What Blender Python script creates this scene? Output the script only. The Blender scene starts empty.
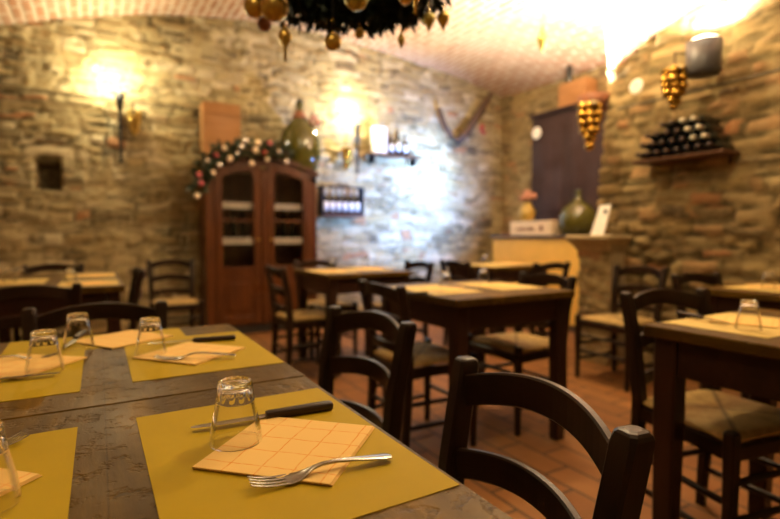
import bpy, math, random, bisect
from mathutils import Vector, Matrix, noise
R = math.radians
rng = random.Random(7)
scene = bpy.context.scene
COL = scene.collection
sin, cos, pi = math.sin, math.cos, math.pi

# ------------------------------------------------------------------ mesh helpers
class MB:
    def __init__(self): self.v = []; self.f = []; self.s = []
    def add(self, vs, fs, smooth=False):
        o = len(self.v); self.v += [tuple(p) for p in vs]
        for f in fs: self.f.append([i + o for i in f]); self.s.append(smooth)
        return self
    def loft(self, rings, smooth=True, cap=True, closed=False):
        n = len(rings[0]); vs = [p for r in rings for p in r]; fs = []
        m = len(rings)
        for i in range(m if closed else m - 1):
            for j in range(n):
                a = i * n + j; b = i * n + (j + 1) % n
                c = ((i + 1) % m) * n + (j + 1) % n; d = ((i + 1) % m) * n + j
                fs.append([a, b, c, d])
        self.add(vs, fs, smooth)
        if cap and not closed:
            self.add(rings[0], [list(range(n))[::-1]]); self.add(rings[-1], [list(range(n))])
        return self
    def box(self, x0, x1, y0, y1, z0, z1, b=0.0):
        if b <= 0:
            vs = [(x, y, z) for z in (z0, z1) for x, y in ((x0, y0), (x1, y0), (x1, y1), (x0, y1))]
            return self.add(vs, [[3, 2, 1, 0], [4, 5, 6, 7], [0, 1, 5, 4], [1, 2, 6, 5], [2, 3, 7, 6], [3, 0, 4, 7]])
        def ring(z, i):
            return [(x0+i+b, y0+i, z), (x1-i-b, y0+i, z), (x1-i, y0+i+b, z), (x1-i, y1-i-b, z),
                    (x1-i-b, y1-i, z), (x0+i+b, y1-i, z), (x0+i, y1-i-b, z), (x0+i, y0+i+b, z)]
        return self.loft([ring(z0, b*.7), ring(z0+b, 0), ring(z1-b, 0), ring(z1, b*.7)], False)
    def tube(self, pts, r, n=10, smooth=True):
        pts = [Vector(p) for p in pts]; rings = []
        rr = r if isinstance(r, (list, tuple)) else [r]*len(pts)
        t0 = (pts[1]-pts[0]).normalized()
        up = Vector((0, 0, 1)) if abs(t0.z) < .9 else Vector((1, 0, 0))
        for i, p in enumerate(pts):
            t = (pts[min(i+1, len(pts)-1)] - pts[max(i-1, 0)]).normalized()
            a = t.cross(up).normalized(); b = a.cross(t).normalized()
            rings.append([p + a*cos(2*pi*k/n)*rr[i] + b*sin(2*pi*k/n)*rr[i] for k in range(n)])
        return self.loft(rings, smooth)
    def lathe(self, prof, n=24, c=(0, 0, 0), cap=True, mod=None):
        rings = []
        for k, (r, z) in enumerate(prof):
            rings.append([(c[0] + (r + (mod(k, j/n*2*pi) if mod else 0))*cos(j/n*2*pi),
                           c[1] + (r + (mod(k, j/n*2*pi) if mod else 0))*sin(j/n*2*pi), c[2]+z) for j in range(n)])
        return self.loft(rings, True, cap)
    def ball(self, c, r, n=12, m=8, sz=1.0):
        return self.lathe([(max(r*sin(pi*k/m), r*.02), -r*sz*cos(pi*k/m)) for k in range(m+1)], n, c)
    def mesh(self, name):
        me = bpy.data.meshes.new(name); me.from_pydata(self.v, [], self.f)
        me.polygons.foreach_set('use_smooth', self.s); me.update()
        return me

def obj(name, mb, mat, parent=None, loc=(0, 0, 0), rot=(0, 0, 0)):
    me = mb.mesh(name) if isinstance(mb, MB) else mb
    if mat and not me.materials: me.materials.append(mat)
    o = bpy.data.objects.new(name, me); COL.objects.link(o)
    o.location = loc; o.rotation_euler = rot
    if parent: o.parent = parent
    return o
def tag(o, label, cat, group=None):
    o['label'] = label; o['category'] = cat
    if group: o['group'] = group
    return o
def thing(name, label, cat, loc=(0, 0, 0), rz=0, group=None):
    o = bpy.data.objects.new(name, None); COL.objects.link(o)
    o.empty_display_size = .05; o.location = loc; o.rotation_euler = (0, 0, rz)
    return tag(o, label, cat, group)
def struct(name, mb, mat):
    o = obj(name, mb, mat); o['kind'] = 'structure'; return o

# ------------------------------------------------------------------ materials
class NT:
    def __init__(self, name):
        self.m = bpy.data.materials.new(name); self.m.use_nodes = True
        self.t = self.m.node_tree; self.b = self.t.nodes['Principled BSDF']
    def n(self, kind, **kw):
        x = self.t.nodes.new(kind)
        for k, v in kw.items():
            if k.startswith('i_'):
                key = k[2:]; key = int(key) if key.isdigit() else key.replace('_', ' ')
                x.inputs[key].default_value = v
            else: setattr(x, k, v)
        return x
    def l(self, a, b): self.t.links.new(a, b)
    def math(self, op, a, b=None, c=None):
        x = self.n('ShaderNodeMath', operation=op)
        for i, s in enumerate((a, b, c)):
            if s is None: continue
            if isinstance(s, (int, float)): x.inputs[i].default_value = s
            else: self.l(s, x.inputs[i])
        return x.outputs[0]
    def coord(self, scale=(1, 1, 1), rot=(0, 0, 0), out='Object'):
        c = self.n('ShaderNodeTexCoord'); mp = self.n('ShaderNodeMapping')
        mp.inputs['Scale'].default_value = scale; mp.inputs['Rotation'].default_value = rot
        self.l(c.outputs[out], mp.inputs['Vector']); return mp.outputs[0]
    def noise(self, vec, scale, detail=4, rough=.55, dist=0):
        x = self.n('ShaderNodeTexNoise'); x.inputs['Scale'].default_value = scale
        x.inputs['Detail'].default_value = detail; x.inputs['Roughness'].default_value = rough
        x.inputs['Distortion'].default_value = dist
        if vec is not None: self.l(vec, x.inputs['Vector'])
        return x.outputs['Fac']
    def ramp(self, fac, stops, interp='LINEAR'):
        x = self.n('ShaderNodeValToRGB'); cr = x.color_ramp; cr.interpolation = interp
        while len(cr.elements) < len(stops): cr.elements.new(.5)
        for e, (p, c) in zip(cr.elements, stops):
            e.position = p; e.color = (c[0], c[1], c[2], 1) if not isinstance(c, (int, float)) else (c, c, c, 1)
        self.l(fac, x.inputs[0]); return x.outputs[0]
    def mix(self, fac, a, b, blend='MIX'):
        x = self.n('ShaderNodeMix', data_type='RGBA', blend_type=blend)
        for i, s in ((0, fac), (6, a), (7, b)):
            if isinstance(s, (int, float)): x.inputs[i].default_value = s
            elif isinstance(s, tuple): x.inputs[i].default_value = (*s[:3], 1)
            else: self.l(s, x.inputs[i])
        return x.outputs[2]
    def bump(self, h, strength=.3, dist=.01):
        x = self.n('ShaderNodeBump'); x.inputs['Strength'].default_value = strength
        x.inputs['Distance'].default_value = dist; self.l(h, x.inputs['Height'])
        self.l(x.outputs[0], self.b.inputs['Normal'])
    def set(self, **kw):
        for k, v in kw.items():
            i = self.b.inputs[k.replace('_', ' ')]
            if isinstance(v, (int, float)): i.default_value = v
            elif isinstance(v, tuple): i.default_value = (*v[:3], 1) if len(i.default_value) == 4 else v
            else: self.l(v, i)
        return self.m

def simple(name, c, rough=.5, metal=0, var=.12, vs=18, spec=.5, **kw):
    t = NT(name); f = t.noise(t.coord(), vs)
    d = tuple(x*(1-var) for x in c); e = tuple(min(1, x*(1+var)) for x in c)
    return t.set(Base_Color=t.ramp(f, [(.3, d), (.7, e)]), Roughness=rough, Metallic=metal, Specular_IOR_Level=spec, **kw)

def wood(name, dark, light, rough=.35, axis=2, fine=1.0, bump=.15):
    t = NT(name); sc = [22*fine]*3; sc[axis] = 1.6*fine
    v = t.coord(tuple(sc)); f = t.noise(v, 1.0, 6, .6, .6)
    g = t.noise(t.coord(), 3.0, 3)
    c = t.mix(t.ramp(g, [(.35, 0), (.7, .55)]), t.ramp(f, [(.3, dark), (.72, light)]), dark)
    t.bump(f, bump, .002)
    return t.set(Base_Color=c, Roughness=t.ramp(g, [(.3, rough*.8), (.7, min(1, rough*1.35))]), Specular_IOR_Level=.28)

def glass(name, c=(1, 1, 1), rough=0.0, ior=1.46):
    t = NT(name); return t.set(Base_Color=c, Roughness=rough, IOR=ior, Transmission_Weight=1.0)
def emit(name, c, s):
    t = NT(name); return t.set(Base_Color=c, Emission_Color=c, Emission_Strength=s)

CHAIR = wood('chair_wood', (.010, .0045, .002), (.030, .013, .006), .34, 2)
CHAIR_S = wood('chair_slat_wood', (.010, .0045, .002), (.032, .014, .0065), .34, 0)
TLEG = wood('table_leg_wood', (.022, .009, .005), (.055, .022, .011), .34, 2)
TAPR = wood('table_apron_wood', (.022, .009, .005), (.055, .022, .011), .34, 0)
def tabletop_mat():
    t = NT('worn_table_top'); v = t.coord((9, 1.1, 9)); f = t.noise(v, 2.2, 7, .62, .5)
    g = t.noise(t.coord(), 5, 4); p = t.noise(t.coord(), 42, 3, .6)
    sc = t.noise(t.coord((60, 14, 20)), 1.0, 3, .7, .3)
    c = t.ramp(f, [(.28, (.040, .019, .003)), (.55, (.096, .052, .007)), (.8, (.20, .105, .010))])
    c = t.mix(t.ramp(g, [(.45, 0), (.75, .55)]), c, (.035, .018, .008))
    pits = t.ramp(p, [(.34, 0), (.46, 1)])
    c = t.mix(t.ramp(p, [(.28, .7), (.38, 0)]), c, (.012, .006, .003))
    wv = t.coord((1, 1, 1)); sx = t.n('ShaderNodeSeparateXYZ'); t.l(wv, sx.inputs[0])
    plank = t.math('FRACT', t.math('ADD', t.math('DIVIDE', sx.outputs[0], .175), .02))
    gap = t.math('LESS_THAN', plank, .012)
    c = t.mix(t.math('MULTIPLY', gap, .35), c, (.010, .005, .003))
    h = t.math('ADD', t.math('MULTIPLY', pits, .6), t.math('ADD', t.math('MULTIPLY', f, .5), t.math('MULTIPLY', sc, .35)))
    h = t.math('SUBTRACT', h, t.math('MULTIPLY', gap, .3)); t.bump(h, .8, .0022)
    return t.set(Base_Color=c, Roughness=t.ramp(g, [(.3, .40), (.7, .58)]), Specular_IOR_Level=.25, Specular_Tint=(1, .66, .26))
TTOP = tabletop_mat()
def rush_mat():
    t = NT('woven_rush'); c = t.coord(); sx = t.n('ShaderNodeSeparateXYZ'); t.l(c, sx.inputs[0])
    ax = t.math('ABSOLUTE', sx.outputs[0]); ay = t.math('ABSOLUTE', sx.outputs[1])
    m = t.math('MAXIMUM', ax, ay); s = t.math('SINE', t.math('MULTIPLY', m, 820))
    f = t.noise(c, 30, 4)
    dg = t.ramp(t.math('ABSOLUTE', t.math('SUBTRACT', ax, ay)), [(.0, .75), (.016, 0)])
    side = t.math('MULTIPLY', t.math('GREATER_THAN', ax, ay), .35)  # side triangles toned darker, imitating how the strands reflect light
    col = t.mix(t.math('MULTIPLY_ADD', s, .22, .25), t.ramp(f, [(.3, (.56, .36, .10)), (.7, (.85, .60, .22))]), (.13, .075, .020))
    col = t.mix(side, col, (.26, .15, .045)); col = t.mix(dg, col, (.07, .04, .012))
    t.bump(s, .7, .004); return t.set(Base_Color=col, Roughness=.7)
RUSH = rush_mat()
def paper_mat(name, c):
    t = NT(name); f = t.noise(t.coord(), 9, 5, .6); g = t.noise(t.coord(), 260, 2)
    t.bump(t.math('ADD', t.math('MULTIPLY', f, 1.2), t.math('MULTIPLY', g, .2)), .12, .002)
    return t.set(Base_Color=t.ramp(f, [(.3, tuple(x*.93 for x in c)), (.7, c)]), Roughness=.7, Specular_IOR_Level=.22)
MAT = paper_mat('yellow_paper', (.43, .295, .006))
def napkin_mat():
    t = NT('printed_napkin'); c = t.coord(); sx = t.n('ShaderNodeSeparateXYZ'); t.l(c, sx.inputs[0])
    wob = t.math('MULTIPLY', t.math('SUBTRACT', t.noise(c, 30, 2), .5), .006)
    ln = None
    for k, off in ((0, .012), (1, .020)):
        q = t.math('FRACT', t.math('DIVIDE', t.math('ADD', t.math('ADD', sx.outputs[k], .5), t.math('ADD', wob, off)), .0405))
        a = t.math('LESS_THAN', q, .048)
        ln = a if ln is None else t.math('MAXIMUM', ln, a)
    br = t.ramp(t.noise(c, 120, 2), [(.35, .35), (.6, .9)])
    col = t.mix(t.math('MULTIPLY', ln, br), (.80, .54, .19), (.72, .27, .035))
    t.bump(t.noise(c, 300, 2), .12, .001); return t.set(Base_Color=col, Roughness=.85, Specular_IOR_Level=.2)
LITMAT = paper_mat('yellow_paper_cool_lit', (.62, .46, .15)); NAP = napkin_mat()  # farther mats' paper: cool light and sheen put into its paler colour
def tumbler_glass():
    t = NT('clear_glass'); t.set(Base_Color=(1, 1, .98), Roughness=0.0, IOR=1.46, Transmission_Weight=1.0)
    tr = t.n('ShaderNodeBsdfTransparent'); gl = t.n('ShaderNodeBsdfGlossy'); gl.inputs['Roughness'].default_value = .03
    lw = t.n('ShaderNodeLayerWeight'); lw.inputs['Blend'].default_value = .5
    t.l(t.ramp(lw.outputs['Facing'], [(.0, (.998, .995, .985)), (.7, (.985, .98, .965)), (.93, (.70, .68, .65)), (1, (.4, .38, .36))]), tr.inputs['Color'])
    thin = t.n('ShaderNodeMixShader'); t.l(t.ramp(lw.outputs['Facing'], [(.0, .02), (.6, .04), (.9, .18), (1, .5)]), thin.inputs[0])
    t.l(tr.outputs[0], thin.inputs[1]); t.l(gl.outputs[0], thin.inputs[2])
    sx = t.n('ShaderNodeSeparateXYZ'); t.l(t.coord(), sx.inputs[0])
    mx = t.n('ShaderNodeMixShader'); t.l(t.math('MAXIMUM', t.math('GREATER_THAN', sx.outputs[2], .0535), t.ramp(lw.outputs['Facing'], [(.42, 0), (.74, .9)])), mx.inputs[0]); t.l(thin.outputs[0], mx.inputs[1]); t.l(t.b.outputs[0], mx.inputs[2])
    t.l(mx.outputs[0], t.t.nodes['Material Output'].inputs['Surface']); return t.m
GLASS = tumbler_glass()
STEEL = simple('cutlery_steel', (.40, .37, .33), .25, 1, .05)
KNIFEW = wood('knife_handle_wood', (.018, .009, .006), (.05, .026, .014), .4, 0, 3)
CABW = wood('cabinet_walnut', (.050, .015, .004), (.135, .044, .011), .30, 2, .6)
CABD = simple('cabinet_inside', (.012, .008, .006), .6)
PANE = glass('cabinet_pane', (.93, .95, .97), 0, 1.3)
LACE = simple('white_lace', (.62, .55, .45), .8)
DEMI = glass('olive_demijohn_glass', (.30, .31, .06), .03, 1.4)
DEMI2 = NT('dark_olive_glass').set(Base_Color=(.075, .068, .010), Roughness=.10, Specular_IOR_Level=.7)
DBOT = NT('dark_wine_bottle').set(Base_Color=(.010, .012, .010), Roughness=.12, Specular_IOR_Level=.7)
LABELP = simple('bottle_label', (.78, .75, .68), .7)
CAPS = simple('bottle_capsule', (.05, .03, .025), .25, .4)
CAPW = simple('pale_capsule', (.55, .50, .38), .3, .3)
GOLD = simple('gilded', (.46, .27, .045), .13, 1, .15)
OLDGOLD = simple('old_gold', (.52, .36, .09), .3, .9, .25)
GREENGOLD = simple('olive_gold', (.42, .35, .09), .35, .7, .25)
FIR = simple('fir_needles', (.010, .018, .006), .6, 0, .5, 60)
LEAFM = simple('garland_leaves', (.030, .045, .018), .6, 0, .5, 60)
IRON = simple('black_iron', (.005, .0045, .004), .6, .2)
TINM = simple('grey_tin', (.10, .095, .10), .5, .6)
TERRA = simple('terracotta', (.24, .085, .035), .6)
CRATE = wood('crate_wood', (.30, .14, .045), (.42, .21, .075), .6, 0, .5)
COUNTER = simple('counter_paint', (.80, .47, .085), .5, 0, .06, 5)
COUNTTOP = simple('counter_slab', (.10, .075, .055), .35)
CUP = wood('cupboard_wood', (.024, .010, .008), (.05, .021, .015), .55, 2, .5)
WHITE = simple('white_card', (.80, .76, .68), .6)
SIGNW = simple('sign_paint', (.66, .52, .36), .6)
DRED = simple('dark_red_print', (.16, .03, .02), .6)
BRANCH = wood('dry_branch', (.06, .035, .022), (.14, .085, .05), .7, 2)
CABLE = simple('cable_sheath', (.10, .075, .035), .6)
PLANK = wood('shelf_plank', (.08, .030, .012), (.16, .07, .03), .5, 0)
PINK = simple('pink_bauble', (.45, .10, .12), .25)
SILV = simple('silver_bauble', (.75, .72, .72), .2, .8)
CREAM = simple('cream_bauble', (.8, .66, .5), .35)
RED = simple('red_berry', (.30, .02, .02), .3)
PINKF = simple('pink_petals', (.42, .19, .12), .7)
YELV = simple('yellow_vase', (.42, .28, .05), .4)

def stone_mat(name, stops, mortar):
    t = NT(name)
    a = t.n('ShaderNodeAttribute', attribute_name='rnd').outputs['Fac']
    e = t.n('ShaderNodeAttribute', attribute_name='edge').outputs['Fac']
    f = t.noise(t.coord(), 7, 6, .65); g = t.noise(t.coord(), 1.1, 3); h = t.noise(t.coord((3, 3, 9)), 6, 5, .7)
    c = t.ramp(a, stops, 'CONSTANT')
    c = t.mix(t.ramp(f, [(.3, 0), (.75, .6)]), c, tuple(x*.45 for x in mortar))
    c = t.mix(t.ramp(h, [(.45, 0), (.8, .5)]), c, tuple(min(1, x*1.25) for x in mortar))
    c = t.mix(t.ramp(e, [(.0, 1), (.55, .5), (1, 0)]), c, t.mix(t.ramp(t.noise(t.coord(), 2.3, 4), [(.38, 0), (.58, 1)]), tuple(x*.16 for x in mortar), mortar))
    c = t.mix(t.ramp(g, [(.35, 0), (.7, .45)]), c, t.mix(1, c, (.70, .62, .42), 'MULTIPLY'))
    t.bump(t.math('ADD', f, t.math('MULTIPLY', h, .5)), .6, .02)
    return t.set(Base_Color=c, Roughness=.9, Specular_IOR_Level=.2)
STONE = stone_mat('rubble_stone', [(0, (.40, .31, .15)), (.2, (.28, .20, .09)), (.36, (.50, .41, .23)), (.54, (.29, .22, .11)),
        (.66, (.60, .51, .33)), (.84, (.15, .11, .055)), (.93, (.42, .19, .085)), (.975, (.08, .06, .04))], (.44, .36, .20))
STONE2 = stone_mat('rubble_stone_amber', [(0, (.34, .24, .10)), (.2, (.27, .18, .075)), (.38, (.42, .31, .15)), (.56, (.22, .15, .065)),
        (.72, (.38, .22, .10)), (.85, (.14, .095, .045)), (.93, (.40, .17, .07)), (.975, (.10, .07, .04))], (.42, .31, .15))
def brick_mat(name, c1, c2, mo, w, h, ms, vec_rot=0, rough=.85, bump=.5, scale=1.0):
    t = NT(name); v = t.coord((1, 1, 1), (0, 0, vec_rot)); x = t.n('ShaderNodeTexBrick')
    d = t.n('ShaderNodeTexNoise'); d.inputs['Scale'].default_value = 3.0; t.l(v, d.inputs['Vector'])
    vm = t.n('ShaderNodeVectorMath', operation='MULTIPLY_ADD'); vm.inputs[1].default_value = (.02, .02, 0)
    t.l(d.outputs['Color'], vm.inputs[0]); t.l(v, vm.inputs[2]); t.l(vm.outputs[0], x.inputs['Vector'])
    x.inputs['Color1'].default_value = (*c1, 1); x.inputs['Color2'].default_value = (*c2, 1); x.inputs['Mortar'].default_value = (*mo, 1)
    x.inputs['Scale'].default_value = scale; x.inputs['Brick Width'].default_value = w; x.inputs['Row Height'].default_value = h
    x.inputs['Mortar Size'].default_value = ms; x.inputs['Mortar Smooth'].default_value = .3; x.inputs['Bias'].default_value = 0
    f = t.noise(t.coord(), 5, 6, .65); g = t.noise(t.coord(), .9, 4)
    c = t.mix(t.ramp(f, [(.3, 0), (.8, .7)]), x.outputs['Color'], t.mix(1, x.outputs['Color'], (.55, .5, .42), 'MULTIPLY'))
    c = t.mix(t.ramp(g, [(.4, 0), (.75, .5)]), c, mo)
    t.bump(t.math('SUBTRACT', t.math('MULTIPLY', f, .6), x.outputs['Fac']), bump, .012)
    return t.set(Base_Color=c, Roughness=rough, Specular_IOR_Level=.3)
VAULT = brick_mat('vault_brick', (.44, .20, .10), (.54, .31, .19), (.70, .57, .44), .28, .085, .017, pi/2, .85, .9)
FLOOR = brick_mat('terracotta_floor', (.25, .100, .025), (.33, .145, .040), (.08, .042, .017), .30, .15, .008, pi/2, .6, .25)

# ------------------------------------------------------------------ setting
def zS(u): return 3.40 - .06*(u-2.2)**2
def zceil(u, v):
    if v < 2.72 and u > 2.9:
        q = min(1, max(0, (u-2.9)/.7)); a = min(2.1+1.2*math.sqrt(max(0, 1-q*q)), zS(u))
        w = (v-1.3)/1.42; b = 2.1+.6*math.sqrt(max(0, 1-w*w)) if abs(w) < 1 else 2.1
        return max(a, b)
    return zS(u) if u < 3.7 else zS(3.7)-.25*((u-3.7)/1.47)**2

def courses(seed, s0, s1, t0, t1, hmin, hmax, wmin, wmax):
    r = random.Random(seed); ts = [t0-.3]; rows = []
    while ts[-1] < t1+.5:
        hh = r.uniform(hmin, hmax); ts.append(ts[-1]+hh)
        xs = [s0-1+r.uniform(0, .3)]; vals = []
        while xs[-1] < s1+1: xs.append(xs[-1]+r.uniform(wmin, wmax)*(.6+hh/hmax*.6)); vals.append((r.random(), r.random()))
        rows.append((xs, vals))
    return ts, rows

def stone_wall(name, origin, sd, nd, s0, s1, z0, z1, mat, seed, step=.028, amp=.042, hole=None, send=None, big=.025):
    ts, rows = courses(seed, s0, s1, z0, z1, .045, .125, .085, .30)
    O = Vector(origin); S = Vector(sd); N = Vector(nd); vs = []; rn = []; ed = []
    ns = int((s1-s0)/step)+1; nz = int((z1-z0)/step)+1
    for j in range(nz+1):
        z = z0+(z1-z0)*j/nz
        e = send(z) if send else s1
        for i in range(ns+1):
            s = s0+(e-s0)*i/ns
            p = Vector((s*1.0, z*1.0, seed*3.1))
            ws = s+.10*noise.noise(p*2.3)+.03*noise.noise(p*7); wz = z+.085*noise.noise(p*1.6+Vector((9, 4, 2)))+.028*noise.noise(p*6+Vector((1, 8, 3)))
            k = min(max(bisect.bisect_right(ts, wz)-1, 0), len(rows)-1); xs, vals = rows[k]
            m = min(max(bisect.bisect_right(xs, ws)-1, 0), len(vals)-1)
            de = min(wz-ts[k], ts[k+1]-wz, ws-xs[m], xs[m+1]-ws)
            q = max(0, min(1, de/.018)); q = q*q*(3-2*q)
            d = amp*(q*(.45+.55*vals[m][1])-.5)+big*noise.noise(p*.9)*2+.006*noise.noise(p*18)
            if hole and hole[0] < s < hole[1] and hole[2] < z < hole[3]: d = -.30; q = 1; val = .99
            else: val = vals[m][0]
            vs.append(O+S*s+Vector((0, 0, z))+N*d); rn.append(val); ed.append(q)
    W = ns+1
    flip = S.cross(Vector((0, 0, 1))).dot(N) < 0
    fs = []
    for j in range(nz):
        for i in range(ns):
            f = [j*W+i, j*W+i+1, (j+1)*W+i+1, (j+1)*W+i]
            fs.append(f[::-1] if flip else f)
    mb = MB(); mb.add(vs, fs, True); o = struct(name, mb, mat)
    for nm, data in (('rnd', rn), ('edge', ed)):
        at = o.data.attributes.new(nm, 'FLOAT', 'POINT'); at.data.foreach_set('value', data)
    return o

stone_wall('wall_back', (0, 5.68, 0), (1, 0, 0), (0, -1, 0), -2.65, 5.2, 0, 3.5, STONE, 3, hole=(-.49, -.29, 1.46, 1.75))
stone_wall('wall_right', (3.62, 0, 0), (0, 1, 0), (-1, 0, 0), -2.25, 2.72, 0, 2.85, STONE2, 11, amp=.055, big=.045,
           send=lambda z: 2.70+.14*max(0, min(1, 1-(z-1.0)/1.05)))
stone_wall('wall_recess', (5.17, 0, 0), (0, 1, 0), (-1, 0, 0), 2.6, 5.7, 0, 3.4, STONE2, 17, step=.04)
mb = MB().box(3.66, 5.25, 2.60, 2.70, 0, 3.5); struct('wall_return', mb, simple('plaster', (.42, .32, .18), .9))
PL = simple('old_plaster', (.42, .33, .19), .9, 0, .2, 3)
struct('wall_left', MB().box(-2.72, -2.62, -2.3, 5.8, 0, 3.6), PL)
struct('wall_front', MB().box(-2.7, 3.7, -2.35, -2.25, 0, 3.6), PL)
mb = MB(); nu, nv = 134, 134; vs = []
for j in range(nv+1):
    for i in range(nu+1):
        u = -2.7+(5.25+2.7)*i/nu; v = -2.3+(5.75+2.3)*j/nv
        vs.append((u, v, zceil(u, v)+.012*noise.noise(Vector((u*1.5, v*1.5, 4)))))
mb.add(vs, [[j*(nu+1)+i, (j+1)*(nu+1)+i, (j+1)*(nu+1)+i+1, j*(nu+1)+i+1] for j in range(nv) for i in range(nu)], True)
struct('ceiling', mb, VAULT)
struct('floor', MB().box(-2.7, 5.25, -2.3, 5.8, -.08, 0), FLOOR)

# stone pier with its ledge
stone_wall('wall_pier', (3.43, 0, 0), (0, 1, 0), (-1, 0, 0), 2.53, 2.83, 0, 1.0, STONE2, 23, amp=.03, big=.01)
struct('wall_pier_core', MB().box(3.45, 3.66, 2.54, 2.82, 0, 1.0), PL)
LEDGE = simple('ledge_stone', (.40, .30, .15), .8, 0, .2)
mb = MB(); mb.loft([[(3.66, y0, z), (u, y0, z), (u, y1, z), (3.66, y1, z)] for u, y0, y1, z in
    ((3.42, 2.53, 2.83, .90), (3.38, 2.51, 2.85, .95), (3.34, 2.49, 2.87, .985), (3.325, 2.48, 2.88, 1.0), (3.325, 2.48, 2.88, 1.02), (3.335, 2.49, 2.87, 1.028))], False)
struct('trim_1', mb, LEDGE)

# ------------------------------------------------------------------ furniture
def rsq(cx, cy, z, w, d, b=.006):
    x, y = w/2, d/2
    return [(cx-x+b, cy-y, z), (cx+x-b, cy-y, z), (cx+x, cy-y+b, z), (cx+x, cy+y-b, z), (cx+x-b, cy+y, z), (cx-x+b, cy+y, z), (cx-x, cy+y-b, z), (cx-x, cy-y+b, z)]
def slat_mesh(yb, zb, zt, half, bow, arch_t, arch_b, th=.015):
    mb = MB(); rings = []
    for i in range(21):
        t = -1+2*i/20; q = 1-t*t; y = yb-bow*q; z1 = zt+arch_t*q; z0 = zb+arch_b*q; b = .003
        rings.append([(t*half, y-th/2, z0+b), (t*half, y-th/2+b, z0), (t*half, y+th/2-b, z0), (t*half, y+th/2, z0+b),
                      (t*half, y+th/2, z1-b), (t*half, y+th/2-b, z1), (t*half, y-th/2+b, z1), (t*half, y-th/2, z1-b)])
    return mb.loft(rings, False)
CM = {}
def chair_meshes():
    for s in (-1, 1):
        rings = []
        for x, y, z, w, d in ((.172, -.200, 0, .030, .030), (.170, -.186, .22, .036, .038), (.169, -.178, .44, .040, .042), (.177, -.196, .62, .038, .040), (.1865, -.228, .785, .038, .040)):
            rings.append(rsq(s*x, y, z, w, d, .005))
        for q, z in ((.037, .795), (.034, .800), (.028, .803), (.018, .8045)): rings.append(rsq(s*.187, -.230, z, q, q+.002, .006))
        x = s*.172
        CM['rear', s] = MB().loft(rings, False).mesh('leg')
        xf = s*.20
        CM['front', s] = MB().loft([rsq(xf, .178, z, w, w, .007) for z, w in ((0, .028), (.2, .034), (.40, .038), (.452, .038), (.458, .030))], False).mesh('leg')
    CM['slats'] = [slat_mesh(-.221, .718, .777, .171, .044, .028, .032).mesh('back_slat'),
                   slat_mesh(-.200, .594, .648, .162, .040, .020, .022).mesh('back_slat'),
                   slat_mesh(-.187, .475, .520, .158, .034, .012, .014).mesh('back_slat')]
    # rush seat
    mb = MB(); n = 20; top = []; bot = []
    for j in range(n+1):
        for i in range(n+1):
            a = -1+2*i/n; b = -1+2*j/n; hw = .183+.031*(b*.5+.5)-.008
            e = max(abs(a), abs(b)); z = .452-.016*e**10+.004*(1-min(1, abs(abs(a)-abs(b))*6)) * -1 - .006*(1-e)
            k = .985+.015*(1-e)
            top.append((a*hw*k, -.005+b*.186*k, z)); bot.append((a*hw*k, -.005+b*.186*k, .420+.006*e**8))
    W = n+1
    mb.add(top, [[j*W+i, j*W+i+1, (j+1)*W+i+1, (j+1)*W+i] for j in range(n) for i in range(n)], True)
    mb.add(bot, [[j*W+i, (j+1)*W+i, (j+1)*W+i+1, j*W+i+1] for j in range(n) for i in range(n)], True)
    rim = [i for i in range(n)]+[j*W+n for j in range(n)]+[n*W+n-i for i in range(n)]+[(n-j)*W for j in range(n)]
    o = len(top)
    mb.f += [[rim[k]+o, rim[(k+1) % len(rim)]+o, rim[(k+1) % len(rim)], rim[k]] for k in range(len(rim))]; mb.s += [True]*len(rim)
    CM['seat'] = mb.mesh('seat')
    fr = MB()
    fr.box(-.155, .155, -.194, -.168, .375, .418, .004); fr.box(-.185, .185, .166, .190, .375, .418, .004)
    for s in (-1, 1): fr.loft([[(s*.17-.012, -.165, .375), (s*.17+.012, -.165, .375), (s*.17+.012, -.165, .418), (s*.17-.012, -.165, .418)],
                               [(s*.2-.012, .165, .375), (s*.2+.012, .165, .375), (s*.2+.012, .165, .418), (s*.2-.012, .165, .418)]], False)
    CM['frame'] = fr.mesh('seat_frame')
    st = []
    for z in (.17, .28): st.append(MB().tube([(-.2, .178, z+.03), (.2, .178, z+.03)], .011))
    for s in (-1, 1):
        for z in (.14, .25): st.append(MB().tube([(s*.172, -.19, z), (s*.2, .178, z)], .011))
    st.append(MB().tube([(-.172, -.188, .21), (.172, -.188, .21)], .011))
    CM['str'] = [m.mesh('stretcher') for m in st]
chair_meshes()
def chair(label, u, v, a, group='rush seated chairs'):
    t = thing('dining_chair', label, 'chair', (u, v, 0), R(a), group)
    obj('seat', CM['seat'], RUSH, t); obj('seat_frame', CM['frame'], CHAIR, t)
    for s in (-1, 1): obj('leg', CM['front', s], CHAIR, t); obj('leg', CM['rear', s], CHAIR, t)
    for m in CM['slats']: obj('back_slat', m, CHAIR_S, t)
    for m in CM['str']: obj('stretcher', m, CHAIR, t)
    return t
chair('dark wooden chair with curved slats nearest to the camera, in focus', .332, .575, 82.5)
chair('dark chair beside the second near table, behind the chair in focus', .441, 1.262, 96.8)
chair('dark chair at the head of the near tables, its back behind the three blurred tumblers', -.012, 1.665, 178)
chair('rush seated chair pulled up to the dark table on the right edge', 1.775, .875, 170).scale = (1, 1, 1.028)
chair('rush seated chair on the left side of the square middle table', 1.39, 2.10, -90)
chair('rush seated chair on the right side of the square middle table, seat pushed under it', 2.02, 2.08, 90)
chair('rush seated chair standing with its back to the amber stone wall beside the stone pier', 3.17, 2.26, 90)
chair('dark chair behind the table by the right stone wall', 3.03, 1.44, 175)
chair('rush seated chair left of the table in front of the walnut cabinet', 1.33, 3.565, -90)
chair('dark chair on the right side of the table in front of the cabinet', 2.165, 3.645, 90)
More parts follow.
